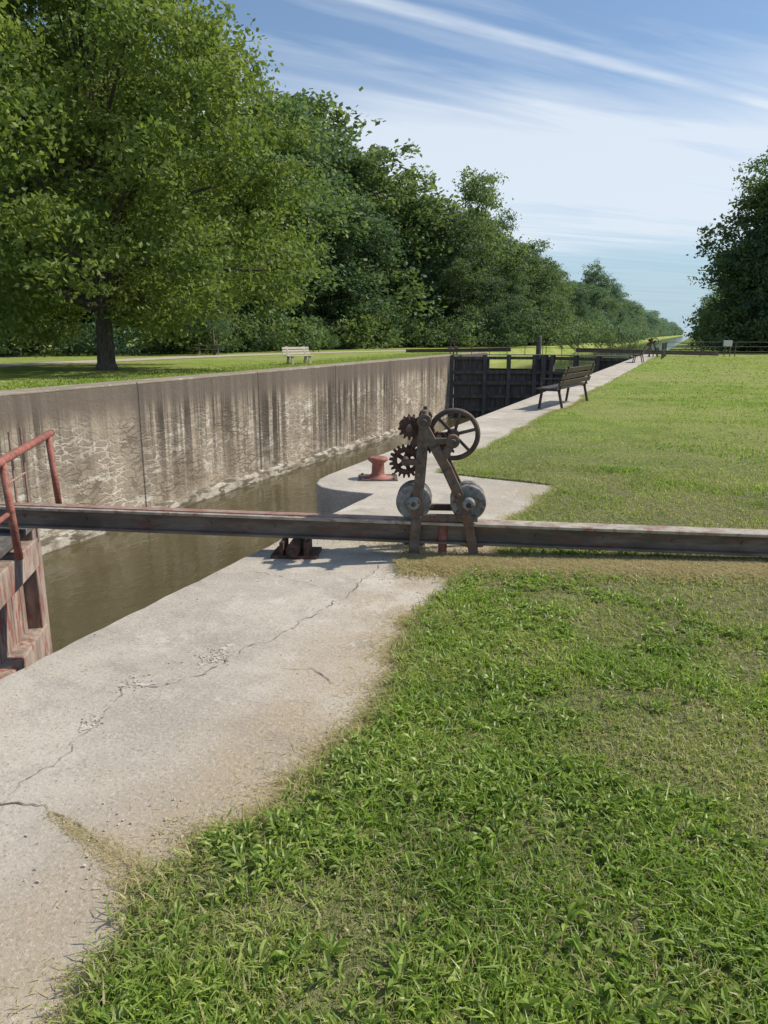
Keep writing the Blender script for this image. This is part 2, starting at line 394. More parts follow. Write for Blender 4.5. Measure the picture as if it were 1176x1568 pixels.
M_slat = mat_simple('bench_slat_pale', (0.42, 0.38, 0.31), (0.55, 0.5, 0.42), 10, 0.8, 0.3)
M_dull = mat_simple('dull_boards', (0.13, 0.12, 0.10), (0.2, 0.19, 0.17), 10, 0.8, 0.3)
M_black = mat_simple('bench_dark', (0.035, 0.025, 0.022), (0.07, 0.045, 0.035), 10, 0.6, 0.3)
M_post = mat_simple('post_concrete', (0.3, 0.28, 0.25), (0.42, 0.39, 0.35), 10, 0.9, 0.3)
M_white = mat_simple('sign_white', (0.7, 0.7, 0.7), (0.8, 0.8, 0.8), 3, 0.5, 0.1)
M_gravel = mat_simple('gravel_path', (0.36, 0.31, 0.24), (0.48, 0.42, 0.34), 2, 0.95, 0.5)
M_crack = mat_simple('crack_fill', (0.13, 0.11, 0.09), (0.22, 0.185, 0.15), 30, 0.95, 0.8)
M_rubble = mat_simple('crumbled_concrete', (0.44, 0.40, 0.34), (0.62, 0.58, 0.51), 30, 0.95, 0.8)

# ------------------------------------------------------------------ ground sheet
def edge_lat(A):
    A = np.asarray(A, dtype=float)
    n = (fbm(A, A * 0 + 3.3, 0.7, 11, 4) - 0.5) * 0.24 + (vnoise(A, A * 0 + 1.1, 0.09, 5) - 0.5) * 0.08
    e = np.full_like(A, -1.24) - .10 * np.exp(-((A - 4.1) / .7) ** 2) - .10 * np.exp(-((A - 1.5) / .12) ** 2) + .10 * np.exp(-((A - 2.9) / .6) ** 2)
    t = np.clip((A - 8.0) / 0.35, 0, 1); t = t * t * (3 - 2 * t)
    e = e * (1 - t) + (-2.62) * t
    t2 = np.clip((A - 16.2) / 0.8, 0, 1) * np.clip((20.5 - A) / 0.8, 0, 1)
    return e + n + t2 * 0.15
rowsA = np.concatenate([np.arange(-60, -4, 2.0), np.arange(-4, 24, 0.04), np.arange(24, 66, 0.5), [66.01, 70, 76, 84, 100, 130, 180, 260, 400, 700, 1200, 2000, 3500]])
E = edge_lat(rowsA)
prof = []
for A, e in zip(rowsA, E):
    if A < 66.005:
        prof.append([(-3500, 0), (-300, 0), (-80, 0), (-40, 0), (-25, .02), (-17.7, .02), (-17.75, -7), (-2.3, -7), (-2.3, -.06), (e, -.06), (e, .006), (e + .06, .018), (e + 1.0, .02), (4, .0), (12, 0), (80, 0), (300, 0), (3500, 0)])
    else:
        prof.append([(-3500, 0), (-300, 0), (-80, 0), (-40, 0), (-25, .02), (-17.7, .0), (-16.0, -1.6), (-12.0, -3.5), (-8, -3.5), (-5, -1.8), (-4, -1.1), (-2.8, -.2), (-2.4, .0), (4, .0), (12, 0), (80, 0), (300, 0), (3500, 0)])
K = 18
vs = np.array([(l, A, z) for A, row in zip(rowsA, prof) for (l, z) in row])
fs = np.array([(i * K + j, i * K + j + 1, (i + 1) * K + j + 1, (i + 1) * K + j) for i in range(len(rowsA) - 1) for j in range(K - 1)])
obj_from_arrays('ground', vs, fs, [M_ground])

def extrude_plan(name, plan, z0, z1, mat, bevel=0.0, parent=None):
    mb = MB(); n = len(plan)
    mb.add([(x, y, z1) for x, y in plan] + [(x, y, z0) for x, y in plan],
           [tuple(range(n))] + [(i, n + i, n + (i + 1) % n, (i + 1) % n) for i in range(n)])
    return mb.build(name, mat, parent, bevel)
plan = [(-0.85, -60), (-0.85, 8.5), (-1.95, 8.5), (-1.95, 66), (-3.85, 66)]
plan += [(-3.85, 7.75), (-3.82, 7.45), (-3.74, 7.22), (-3.6, 7.06), (-3.42, 6.98), (-3.2, 6.95), (-2.95, 6.95)]
re_ = np.random.default_rng(8)
for A in np.arange(6.9, -3, -0.11):
    plan.append((-2.95 + abs(re_.normal(0, .008)) + (re_.random() < .05) * .02, A))
plan.append((-2.95, -60))
extrude_plan('lock_walkway', plan, -7, 0.0, M_conc, 0.015)
lw = empty('lock_wall')
mb = MB()
mb.box((-17.55, 3, -3.5), (1.3, 126, 7.0)); mb.build('wall_body', M_wall, lw, 0.03)
mb = MB()
for i in range(17):
    y0 = -60 + 7.5 * i + (20 % 7.5) - 7.5
    mb.box((-17.455, y0 + 3.75, 0.02), (1.13, 7.46, 0.07))
mb.build('coping', mat_concrete('coping_concrete', (0.31, 0.26, 0.20), (0.21, 0.18, 0.14), (0.25, 0.20, 0.15)), lw, 0.02)
ys = np.arange(-60, 57, 0.25); mbv = []
off = 0.12 + 0.22 * fbm(ys, ys * 0, 1.5, 31); top = -4.32 + 0.25 * fbm(ys, ys * 0 + 5, 1.2, 33)
for y, o_, t_ in zip(ys, off, top):
    mbv += [(-16.89, y, t_ + .05), (-16.9 + o_, y, t_ - .06), (-16.9 + o_ + .1, y, -5)]
ff_ = [(i * 3 + j, i * 3 + j + 1, (i + 1) * 3 + j + 1, (i + 1) * 3 + j) for i in range(len(ys) - 1) for j in range(2)]
obj_from_arrays('footing', mbv, ff_, [M_foot], parent=lw)

def sheet(name, x0, x1, y0, y1, z, mat):
    return obj_from_arrays(name, [(x0, y0, z), (x1, y0, z), (x1, y1, z), (x0, y1, z)], [(0, 1, 2, 3)], [mat])
sheet('canal_water', -17.0, -2.8, -60, 58.0, -4.5, M_water)
sheet('upper_pool_water', -17.6, -2.5, 58.3, 3500, -1.0, M_water2)
pa = np.arange(-60, 75, 3.0)
pc = -33 + np.where(pa > 35, (pa - 35) ** 2 * 0.006, 0) + np.sin(pa * .08) * .5
pv = []
for y, c in zip(pa, pc): pv += [(c - 1.6, y, .032), (c + 1.6, y, .032)]
obj_from_arrays('gravel_path', pv, [(i * 2, i * 2 + 1, i * 2 + 3, i * 2 + 2) for i in range(len(pa) - 1)], [M_gravel])

# ------------------------------------------------------------------ cracks on the walkway
cr = empty('walkway_cracks')
def crack(pts, wmax, name, mat, z, jit=0.02, seed=0, step=0.02):
    r = np.random.default_rng(seed); P = []
    for (a, b) in zip(pts[:-1], pts[1:]):
        a = np.array(a); b = np.array(b); L = np.linalg.norm(b - a); n = max(2, int(L / step))
        for i in range(n): P.append(a + (b - a) * i / n)
    P.append(np.array(pts[-1])); P = np.array(P)
    k = len(P); o_ = np.cumsum(r.normal(0, jit * .35, (k, 2)), 0); o_ -= np.linspace(0, 1, k)[:, None] * o_[-1]
    P = P + o_ + r.normal(0, jit * .12, (k, 2))
    d = np.gradient(P, axis=0); nn = np.stack([-d[:, 1], d[:, 0]], 1); nn /= np.linalg.norm(nn, axis=1)[:, None] + 1e-9
    env = np.sin(np.linspace(0.05, math.pi - 0.05, k)) ** .5
    w1 = wmax * np.clip(r.normal(.3, .45, k), .0, 1.3) * env
    w2 = wmax * np.clip(r.normal(.3, .45, k), .02, 1.3) * env
    vs = []
    for i in range(k):
        l = P[i] + nn[i] * w1[i]; q = P[i] - nn[i] * w2[i]
        vs += [(l[0], l[1], z), (q[0], q[1], z)]
    obj_from_arrays(name, vs, [(i * 2, i * 2 + 1, i * 2 + 3, i * 2 + 2) for i in range(k - 1)], [mat], parent=cr)
c_main = [(-2.19, 2.08), (-2.23, 2.23), (-2.35, 2.51), (-2.23, 2.60), (-2.11, 2.77), (-2.13, 3.13), (-2.04, 3.26), (-1.965, 3.9), (-1.95, 4.96)]
c_low = [(-2.6, 1.60), (-2.1, 1.62), (-1.93, 1.67), (-1.65, 1.60), (-1.3, 1.48)]
crack(c_main, 0.0055, 'crack_main', M_crack, .004, .03, 1)
crack(c_low, 0.006, 'crack_low', M_crack, .004, .02, 2)
crack([(-2.1, 1.62), (-2.15, 1.85), (-2.19, 2.08)], 0.0025, 'crack_link', M_crack, .004, .03, 3)
crack([(-1.75, 2.95), (-1.6, 2.98), (-1.4, 2.9)], 0.005, 'crack_side', M_crack, .004, .02, 4)
crack([(-2.9, 4.0), (-2.5, 4.2), (-2.2, 4.1), (-1.96, 4.0)], 0.003, 'crack_cross', M_crack, .004, .03, 8)
crack([(-2.13, 2.80), (-2.12, 2.98), (-2.14, 3.12)], 0.06, 'rubble_1', M_rubble, .0025, .02, 5, .015)
crack([(-2.21, 2.10), (-2.24, 2.22), (-2.26, 2.27)], 0.045, 'rubble_2', M_rubble, .0025, .02, 6, .015)
crack([(-2.36, 2.50), (-2.28, 2.56), (-2.2, 2.60)], 0.03, 'rubble_3', M_rubble, .0025, .02, 7, .015)
mb = MB(); r2 = random.Random(4)
for (cx, cy, sp_, n_) in ((-2.12, 2.95, .05, 60), (-2.23, 2.18, .03, 40), (-2.3, 2.55, .04, 40), (-1.55, 1.62, .15, 60), (-2.0, 3.5, .8, 60), (-2.2, 5.2, .7, 90)):
    for _ in range(n_):
        s_ = r2.uniform(.0015, .005); q = Quaternion((r2.random(), r2.random(), r2.random()), r2.uniform(0, 3)).to_matrix()
        mb.box((max(-2.9, cx + r2.gauss(0, sp_)), cy + r2.gauss(0, sp_), .003 + s_ * .3), (s_ * 2, s_ * 1.4, s_), q)
mb.build('chips', M_rubble, cr)

# ------------------------------------------------------------------ grass
blades_v = []; blades_f = []; blades_r = []; blades_d = []; voff = 0
BEAM_A = Vector((-4.95, 4.05)); BEAM_B = Vector((2.6, 6.45))
bd = (BEAM_B - BEAM_A).normalized()
def beam_dist(x, y):
    return (x - BEAM_A.x) * (-bd.y) + (y - BEAM_A.y) * bd.x
def add_blades(x, y, h, wd, dry, lean=0.5, rndv=None, z0=.012):
    global voff
    n = len(x)
    az = rng.random(n) * 2 * math.pi; la = rng.random(n) * 2 * math.pi
    L = h * lean * (0.3 + rng.random(n) * 1.2)
    dx, dy = np.cos(az) * wd / 2, np.sin(az) * wd / 2
    lx, ly = np.cos(la) * L, np.sin(la) * L
    z = np.full(n, z0)
    b0 = np.stack([x - dx, y - dy, z], 1); b1 = np.stack([x + dx, y + dy, z], 1)
    m0 = np.stack([x - dx * .85 + lx * .35, y - dy * .85 + ly * .35, z + h * .6], 1); m1 = np.stack([x + dx * .85 + lx * .35, y + dy * .85 + ly * .35, z + h * .6], 1)
    t = np.stack([x + lx, y + ly, z + h * (0.95 - .25 * rng.random(n))], 1)
    V = np.stack([b0, b1, m1, m0, t], 1).reshape(-1, 3)
    i = np.arange(n)[:, None] * 5 + voff
    F = np.concatenate([i + np.array([[0, 1, 2]]), i + np.array([[0, 2, 3]]), i + np.array([[3, 2, 4]])], 1).reshape(-1, 3)
    blades_v.append(V); blades_f.append(F)
    rv = rng.random(n) if rndv is None else rndv
    blades_r.append(np.repeat(rv, 3)); blades_d.append(np.repeat(dry, 3)); voff += n * 5
def dry_map(x, y):
    d = fbm(x, y, 0.7, 51, 4); d2 = fbm(x, y, 2.6, 61, 2)
    rr = np.hypot(x, y)
    v = np.clip((d * .6 + d2 * .4 - 0.50 + .05 * np.clip((rr - 3) / 3, -.6, 1)) / 0.14, 0, 1) * .8
    bdst = beam_dist(x, y)
    strip = np.exp(-((bdst + .27) / .2) ** 2)
    ed = np.clip(1 - (x - edge_lat(y)) / .10, 0, 1) * .65
    return np.clip(np.maximum(v, np.maximum(strip * 1.2, ed)), 0, 1)
def scatter(n, amin, amax, rmin, rmax, pw):
    uu = rng.random(n); rr = rmin + (rmax - rmin) * uu ** pw
    az = amin + (amax - amin) * rng.random(n)
    x = np.sin(az) * rr; y = np.cos(az) * rr
    k = x > edge_lat(y) + rng.normal(0, .03, n)
    return x[k], y[k], rr[k]
AZ0, AZ1 = R(-62), R(40)
def field(n, rmin, rmax, h0, h1, w0, w1, lean=.8):
    x, y, rr = scatter(n, AZ0, AZ1, rmin, rmax, 0.8)
    dn = fbm(x, y, 0.35, 71, 3)
    keep = rng.random(len(x)) < np.clip(0.5 + (dn - .3) * 1.8, 0.3, 1)
    x, y, rr, dn = x[keep], y[keep], rr[keep], dn[keep]
    dm = dry_map(x, y)
    dry = np.clip(np.where(rng.random(len(x)) < dm * .62 + .07, 0.45 + .55 * rng.random(len(x)), dm * .22), 0, 1)
    h = (h0 + (h1 - h0) * rng.random(len(x)) ** 1.5) * (0.7 + .7 * dn) * (1 - .4 * dm)
    wd = w0 + (w1 - w0) * rng.random(len(x))
    g = fbm(x, y, 0.6, 81, 3)
    add_blades(x, y, h, wd * (1 - .4 * (dry > .5)), dry, lean, np.clip(rng.random(len(x)) * .75 + (g - .5) * 1.1 + .17, 0, 1))
field(150000, 0.9, 4.5, .022, .064, .0035, .0075)
field(42000, 0.9, 4.4, .028, .056, .007, .012, 1.4)
field(130000, 4.3, 9.5, .03, .06, .006, .011)
field(110000, 9.2, 26, .03, .06, .011, .022)
field(70000, 25, 60, .03, .06, .03, .055)
ye = rng.uniform(-1, 24, 26000); xe = edge_lat(ye) + rng.normal(0.02, .04, len(ye))
add_blades(xe, ye, rng.uniform(.012, .045, len(ye)), rng.uniform(.003, .007, len(ye)), np.where(rng.random(len(ye)) < .55, rng.uniform(.6, 1, len(ye)), 0.1), 1.6)
ye = rng.uniform(-1, 9, 50000); cm = fbm(ye, ye * 0 + 9, .5, 77, 3); ye = ye[rng.random(len(ye)) < np.clip((cm - .36) * 4, .05, 1)]
xe = edge_lat(ye) - np.abs(rng.normal(0, .075, len(ye))) * (0.3 + 1.2 * rng.random(len(ye)))
add_blades(xe, ye, rng.uniform(.002, .012, len(ye)), rng.uniform(.0018, .0045, len(ye)), rng.uniform(.8, 1, len(ye)), 4.0, z0=.002)
t_ = rng.uniform(0, 1, 60000); off_ = rng.normal(-.27, .12, len(t_))
sx = -1.9 + t_ * 4.6; tt = (sx - BEAM_A.x) / bd.x
xs = BEAM_A.x + bd.x * tt - bd.y * off_; ys_ = BEAM_A.y + bd.y * tt + bd.x * off_
add_blades(xs, ys_, rng.uniform(.008, .045, len(xs)), rng.uniform(.003, .007, len(xs)), rng.uniform(.85, 1, len(xs)), 2.8)
n_ = 3500; q = rng.random(n_) ** .6; xs = -1.95 + q * .7; ys_ = 1.665 - .17 * q + rng.normal(0, .012 + .07 * q ** 2, n_)
add_blades(xs, ys_, rng.uniform(.001, .007, n_), rng.uniform(.001, .003, n_), rng.uniform(.9, 1, n_), 4.5, z0=.003)
for (cx, cy, s_, n_) in ((-2.0, 5.25, .3, 2500), (-1.45, 6.1, .2, 1500)):
    xs = rng.normal(cx, s_, n_); ys_ = rng.normal(cy, s_ * .4, n_); k = xs > -2.92
    add_blades(xs[k], ys_[k], rng.uniform(.002, .016, k.sum()), rng.uniform(.002, .005, k.sum()), rng.uniform(.8, 1, k.sum()), 3.5, z0=.003)
n_ = 26000; ys_ = rng.uniform(5, 62, n_); xs = -18.1 - np.abs(rng.normal(0, 1.6, n_))
add_blades(xs, ys_, rng.uniform(.03, .10, n_), rng.uniform(.02, .05, n_), (rng.random(n_) < .2) * .7, .8)
grass = obj_from_arrays('grass', np.concatenate(blades_v), np.concatenate(blades_f), [M_blade], {'rnd': np.concatenate(blades_r), 'dry': np.concatenate(blades_d)})

x, y, rr = scatter(19000, AZ0, AZ1, 0.9, 6.0, 0.85)
wn = fbm(x, y, 0.6, 91, 4); k = (rng.random(len(x)) < np.clip((wn - .36) * 2.6, 0.15, .7)) & (dry_map(x, y) < .55)
x, y = x[k], y[k]
nl = 6; X0 = np.repeat(x, nl); Y0 = np.repeat(y, nl); n = len(X0)
az = rng.random(n) * 2 * math.pi; Ln = rng.uniform(.02, .055, n); W = Ln * rng.uniform(.11, .2, n); up = rng.uniform(.3, 1.3, n)
ca, sa = np.cos(az), np.sin(az)
def pt(f, wf, zf):
    return np.stack([X0 + ca * Ln * f - sa * W * wf, Y0 + sa * Ln * f + ca * W * wf, .015 + Ln * zf * up], 1)
V = np.stack([pt(.05, 0, .2), pt(.45, 1, .62), pt(.45, -1, .62), pt(.5, 0, .55), pt(.8, .7, .75), pt(.8, -.7, .75), pt(1.05, 0, .65)], 1).reshape(-1, 3)
i = np.arange(n)[:, None] * 7
F = np.concatenate([i + np.array([q_]) for q_ in ([0, 3, 1], [0, 2, 3], [1, 3, 4], [3, 2, 5], [3, 6, 4], [3, 5, 6])], 1).reshape(-1, 3)
rv = np.clip(rng.random(n) * .7 + .15, 0, 1)
obj_from_arrays('broadleaf_weeds', V, F, [M_blade], {'rnd': np.repeat(rv, 6), 'dry': np.repeat(rng.random(n) * .15, 6)})

# ------------------------------------------------------------------ trees
def leaf_quads(C, size, r, rv):
    n = len(C)
    nrm = r.normal(0, 1, (n, 3)); nrm[:, 2] = np.abs(nrm[:, 2]) * .9 + .25
    nrm /= np.linalg.norm(nrm, axis=1)[:, None]
    t = r.normal(0, 1, (n, 3)); t -= nrm * (t * nrm).sum(1)[:, None]; t /= np.linalg.norm(t, axis=1)[:, None]
    b = np.cross(nrm, t); s = size * r.uniform(.6, 1.3, n)[:, None]
    V = np.stack([C + t * s, C + b * s * .55, C - t * s, C - b * s * .55], 1).reshape(-1, 3)
    F = np.arange(n * 4).reshape(-1, 4)
    return V, F
def make_tree(name, lobes, trunk, branches, nclump, nleaf, leaf, clump_r, seed, matleaf, flat=0.75):
    r = np.random.default_rng(seed); Cs = []; rv = []
    for (c, rad) in lobes:
        c = np.array(c); k = max(6, int(nclump * rad * rad))
        d = r.normal(0, 1, (k, 3)); d /= np.linalg.norm(d, axis=1)[:, None]
        cc = c + d * (rad * (0.45 + .6 * r.random(k) ** .6))[:, None] * np.array([1, 1, flat])
        lb = r.uniform(-.12, .12)
        for q in cc:
            m = int(nleaf * r.uniform(.5, 1.4)); cr_ = clump_r * r.uniform(.6, 1.4)
            p = q + r.normal(0, 1, (m, 3)) * np.array([cr_, cr_, cr_ * .55])
            Cs.append(p); b = r.uniform(-.2, .2) + lb
            rv.append(np.clip(r.random(m) * .5 + .25 + b, 0, 1))
    C = np.concatenate(Cs); rv = np.concatenate(rv)
    V, F = leaf_quads(C, leaf, r, rv)
    mb = MB()
    mb.tube(*trunk, n=12)
    for pts, rad in branches: mb.tube(pts, rad, n=7)
    tv = np.array([tuple(v) for v in mb.v]); tf = np.array([f for f in mb.f if len(f) == 4])
    nv = len(V)
    V = np.concatenate([V, tv]); F = np.concatenate([F, tf + nv])
    mi = np.concatenate([np.zeros(len(rv), int), np.ones(len(tf), int)]); rv = np.concatenate([rv, np.full(len(tf), .5)])
    return obj_from_arrays(name, V, F, [matleaf, M_bark], {'rnd': rv}, mi)
r3 = np.random.default_rng(21); lobes = []; branches = []
HT = 20.0; NL = 88
for i in range(NL):
    t = (i + .5) / NL; z = 2.7 + (HT - 3.6) * t
    env = float(np.interp(z, [2.5, 4.5, 7.5, 10, 12.7, 15, 17.5, 20.5], [8.6, 9.7, 9.9, 9.2, 7.3, 5.2, 3.0, 1.0]))
    a_ = i * 2.399 + r3.normal(0, .25); ra = env * (0.86 if i % 3 else 0.42) * r3.uniform(.88, 1.08)
    rad = r3.uniform(1.4, 2.6) * (1 if z < 14 else .75)
    c = (math.cos(a_) * max(ra - rad * .3, 0), math.sin(a_) * max(ra - rad * .3, 0), z)
    lobes.append((c, rad))
    if i % 2 == 0:
        zb = 2.2 + (z - 2.2) * .45
        p0 = Vector((0, 0, min(zb, 13))); p2 = Vector(c); p1 = (p0 + p2) / 2 + Vector((0, 0, .6))
        r0 = .17 * (1.1 - t) + .04
        branches.append(([p0, p1, p2], [r0, r0 * .65, r0 * .25]))
trunk = ([Vector((0, 0, -.1)), Vector((0, 0, .35)), Vector((.05, 0, 2.0)), Vector((.1, .1, 5)), Vector((0, .1, 9)), Vector((.1, 0, 15))], [.58, .40, .34, .28, .2, .07])
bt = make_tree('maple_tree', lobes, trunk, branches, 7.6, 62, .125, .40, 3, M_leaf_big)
bt.location = (-24.6, 27.2, 0)

def forest_variant(i, h, rad, low, n=16, top=.16, jitter=.4):
    r_ = np.random.default_rng(100 + i); lob = []
    for j in range(n):
        t = (j + .5) / n; z = low + (h - low) * (t * .92 + .02)
        e = rad * math.sin(math.pi * min(1, (t * (1 - top - .02) + top))) ** .6
        a_ = j * 2.4 + r_.normal(0, jitter); q = e * r_.uniform(.25, .95)
        lob.append(((math.cos(a_) * q, math.sin(a_) * q, z + r_.normal(0, .5)), rad * r_.uniform(.26, .52)))
    tr = ([Vector((0, 0, -.1)), Vector((.1, 0, h * .35)), Vector((0, .1, h * .8))], [.3, .2, .06])
    br = [([Vector((0, 0, c[2] * .6)), Vector(c)], [.09, .03]) for c, _ in lob[::3]]
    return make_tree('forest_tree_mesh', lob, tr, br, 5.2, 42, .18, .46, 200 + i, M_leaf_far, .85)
variants = [forest_variant(0, 16, 5.0, 1.2, 20, .10), forest_variant(1, 19, 3.6, 1.0, 20, .2), forest_variant(2, 14, 5.6, 1.0, 20, .25),
            forest_variant(3, 18, 2.9, .8, 20, .15), forest_variant(4, 16, 4.6, 2.0, 16, .3), forest_variant(5, 17, 4.8, 1.0, 16, .12, .9),
            forest_variant(6, 15, 5.4, 3.0, 13, .35, .8), forest_variant(7, 20, 3.9, 2.0, 17, .25, .8)]
bushes = [make_tree('bush_mesh', [((r3.normal(0, 1.1), r3.normal(0, 1.1), r3.uniform(.5, 1.7)), r3.uniform(.8, 1.3)) for _ in range(7)],
          ([Vector((0, 0, -.1)), Vector((0, 0, .8))], [.06, .03]), [], 8, 40, .11, .3, 300 + i, M_leaf_far) for i in range(2)]
vh = [16, 19, 14, 18, 16, 17, 15, 20]
meshes = [v_.data for v_ in variants]; bmesh_ = [b.data for b in bushes]
for o_ in variants + bushes: bpy.data.objects.remove(o_)
rt = random.Random(15)
def inst(me, parent, name, x, y, sc, scz=None):
    ob = bpy.data.objects.new(name, me); scene.collection.objects.link(ob); ob.parent = parent
    ob.location = (x, y, 0); ob.rotation_euler = (rt.uniform(-.05, .05), rt.uniform(-.05, .05), rt.uniform(0, 6.28)); ob.scale = (sc, sc * rt.uniform(.85, 1.15), scz or sc)
def treeline(pname, pts, heights, rows, row_dir, spacing, bush=True):
    par = empty(pname); cnt = 0
    for (p, q, h1, h2) in zip(pts[:-1], pts[1:], heights[:-1], heights[1:]):
        L = math.dist(p, q); sp_ = spacing(0.5 * (p[1] + q[1])); n = max(1, int(L / sp_))
        for i in range(n):
            t = i / n; clump = rt.uniform(.86, 1.12)
            for k in range(rows):
                x = p[0] + (q[0] - p[0]) * t + row_dir * (k * 5.5 + rt.uniform(-.6, 2.5))
                y = p[1] + (q[1] - p[1]) * t + rt.uniform(-2.6, 2.6) + k * 1.5
                h = (h1 + (h2 - h1) * t) * clump * (rt.uniform(.38, .85) if k == 0 else rt.uniform(.72, 1.18))
                v_ = rt.randrange(8); s_ = h / vh[v_]
                inst(meshes[v_], par, f'tree_{cnt}', x, y, s_ * rt.uniform(.8, 1.35) * (1.15 if p[1] > 140 else 1), s_); cnt += 1
            if bush and p[1] < 260:
                for _ in range(3):
                    x = p[0] + (q[0] - p[0]) * (t + rt.random() / n) - row_dir * rt.uniform(.5, 3.6); y = p[1] + (q[1] - p[1]) * (t + rt.random() / n)
                    inst(bmesh_[rt.randrange(2)], par, f'bush_{cnt}', x, y, rt.uniform(.4, 2.2)); cnt += 1
    return par
spc = lambda a: 4.6 if a < 120 else (7 if a < 400 else 12)
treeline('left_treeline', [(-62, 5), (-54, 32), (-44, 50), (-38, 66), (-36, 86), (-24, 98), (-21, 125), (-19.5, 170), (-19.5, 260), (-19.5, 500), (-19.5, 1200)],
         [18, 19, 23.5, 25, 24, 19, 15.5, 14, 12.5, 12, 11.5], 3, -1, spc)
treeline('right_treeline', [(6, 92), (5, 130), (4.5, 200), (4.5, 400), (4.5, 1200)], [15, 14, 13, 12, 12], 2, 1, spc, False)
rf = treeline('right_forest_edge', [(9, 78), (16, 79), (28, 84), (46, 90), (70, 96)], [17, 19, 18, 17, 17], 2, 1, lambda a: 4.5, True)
for (x_, y_, v_, s_, sz_) in ((5.4, 80, 0, 1.05, 1.02), (6.4, 81, 4, 1.1, .95), (9.2, 79, 0, 1.25, 1.1), (4.8, 77, 2, .75, .8), (12, 80, 0, 1.3, 1.16), (7.4, 78, 2, .9, .9)):
    inst(meshes[v_], rf, 'tree_front', x_, y_, s_, sz_)
for k in range(8): inst(bmesh_[k % 2], rf, 'bush_front', 1.5 + k * 1.6, 74.5 + rt.uniform(-1, 1), rt.uniform(1.0, 1.8))
par = empty('young_tree', (-34.5, 50, 0)); inst(meshes[4], par, 'crown_and_trunk', 0, 0, .42, .42)

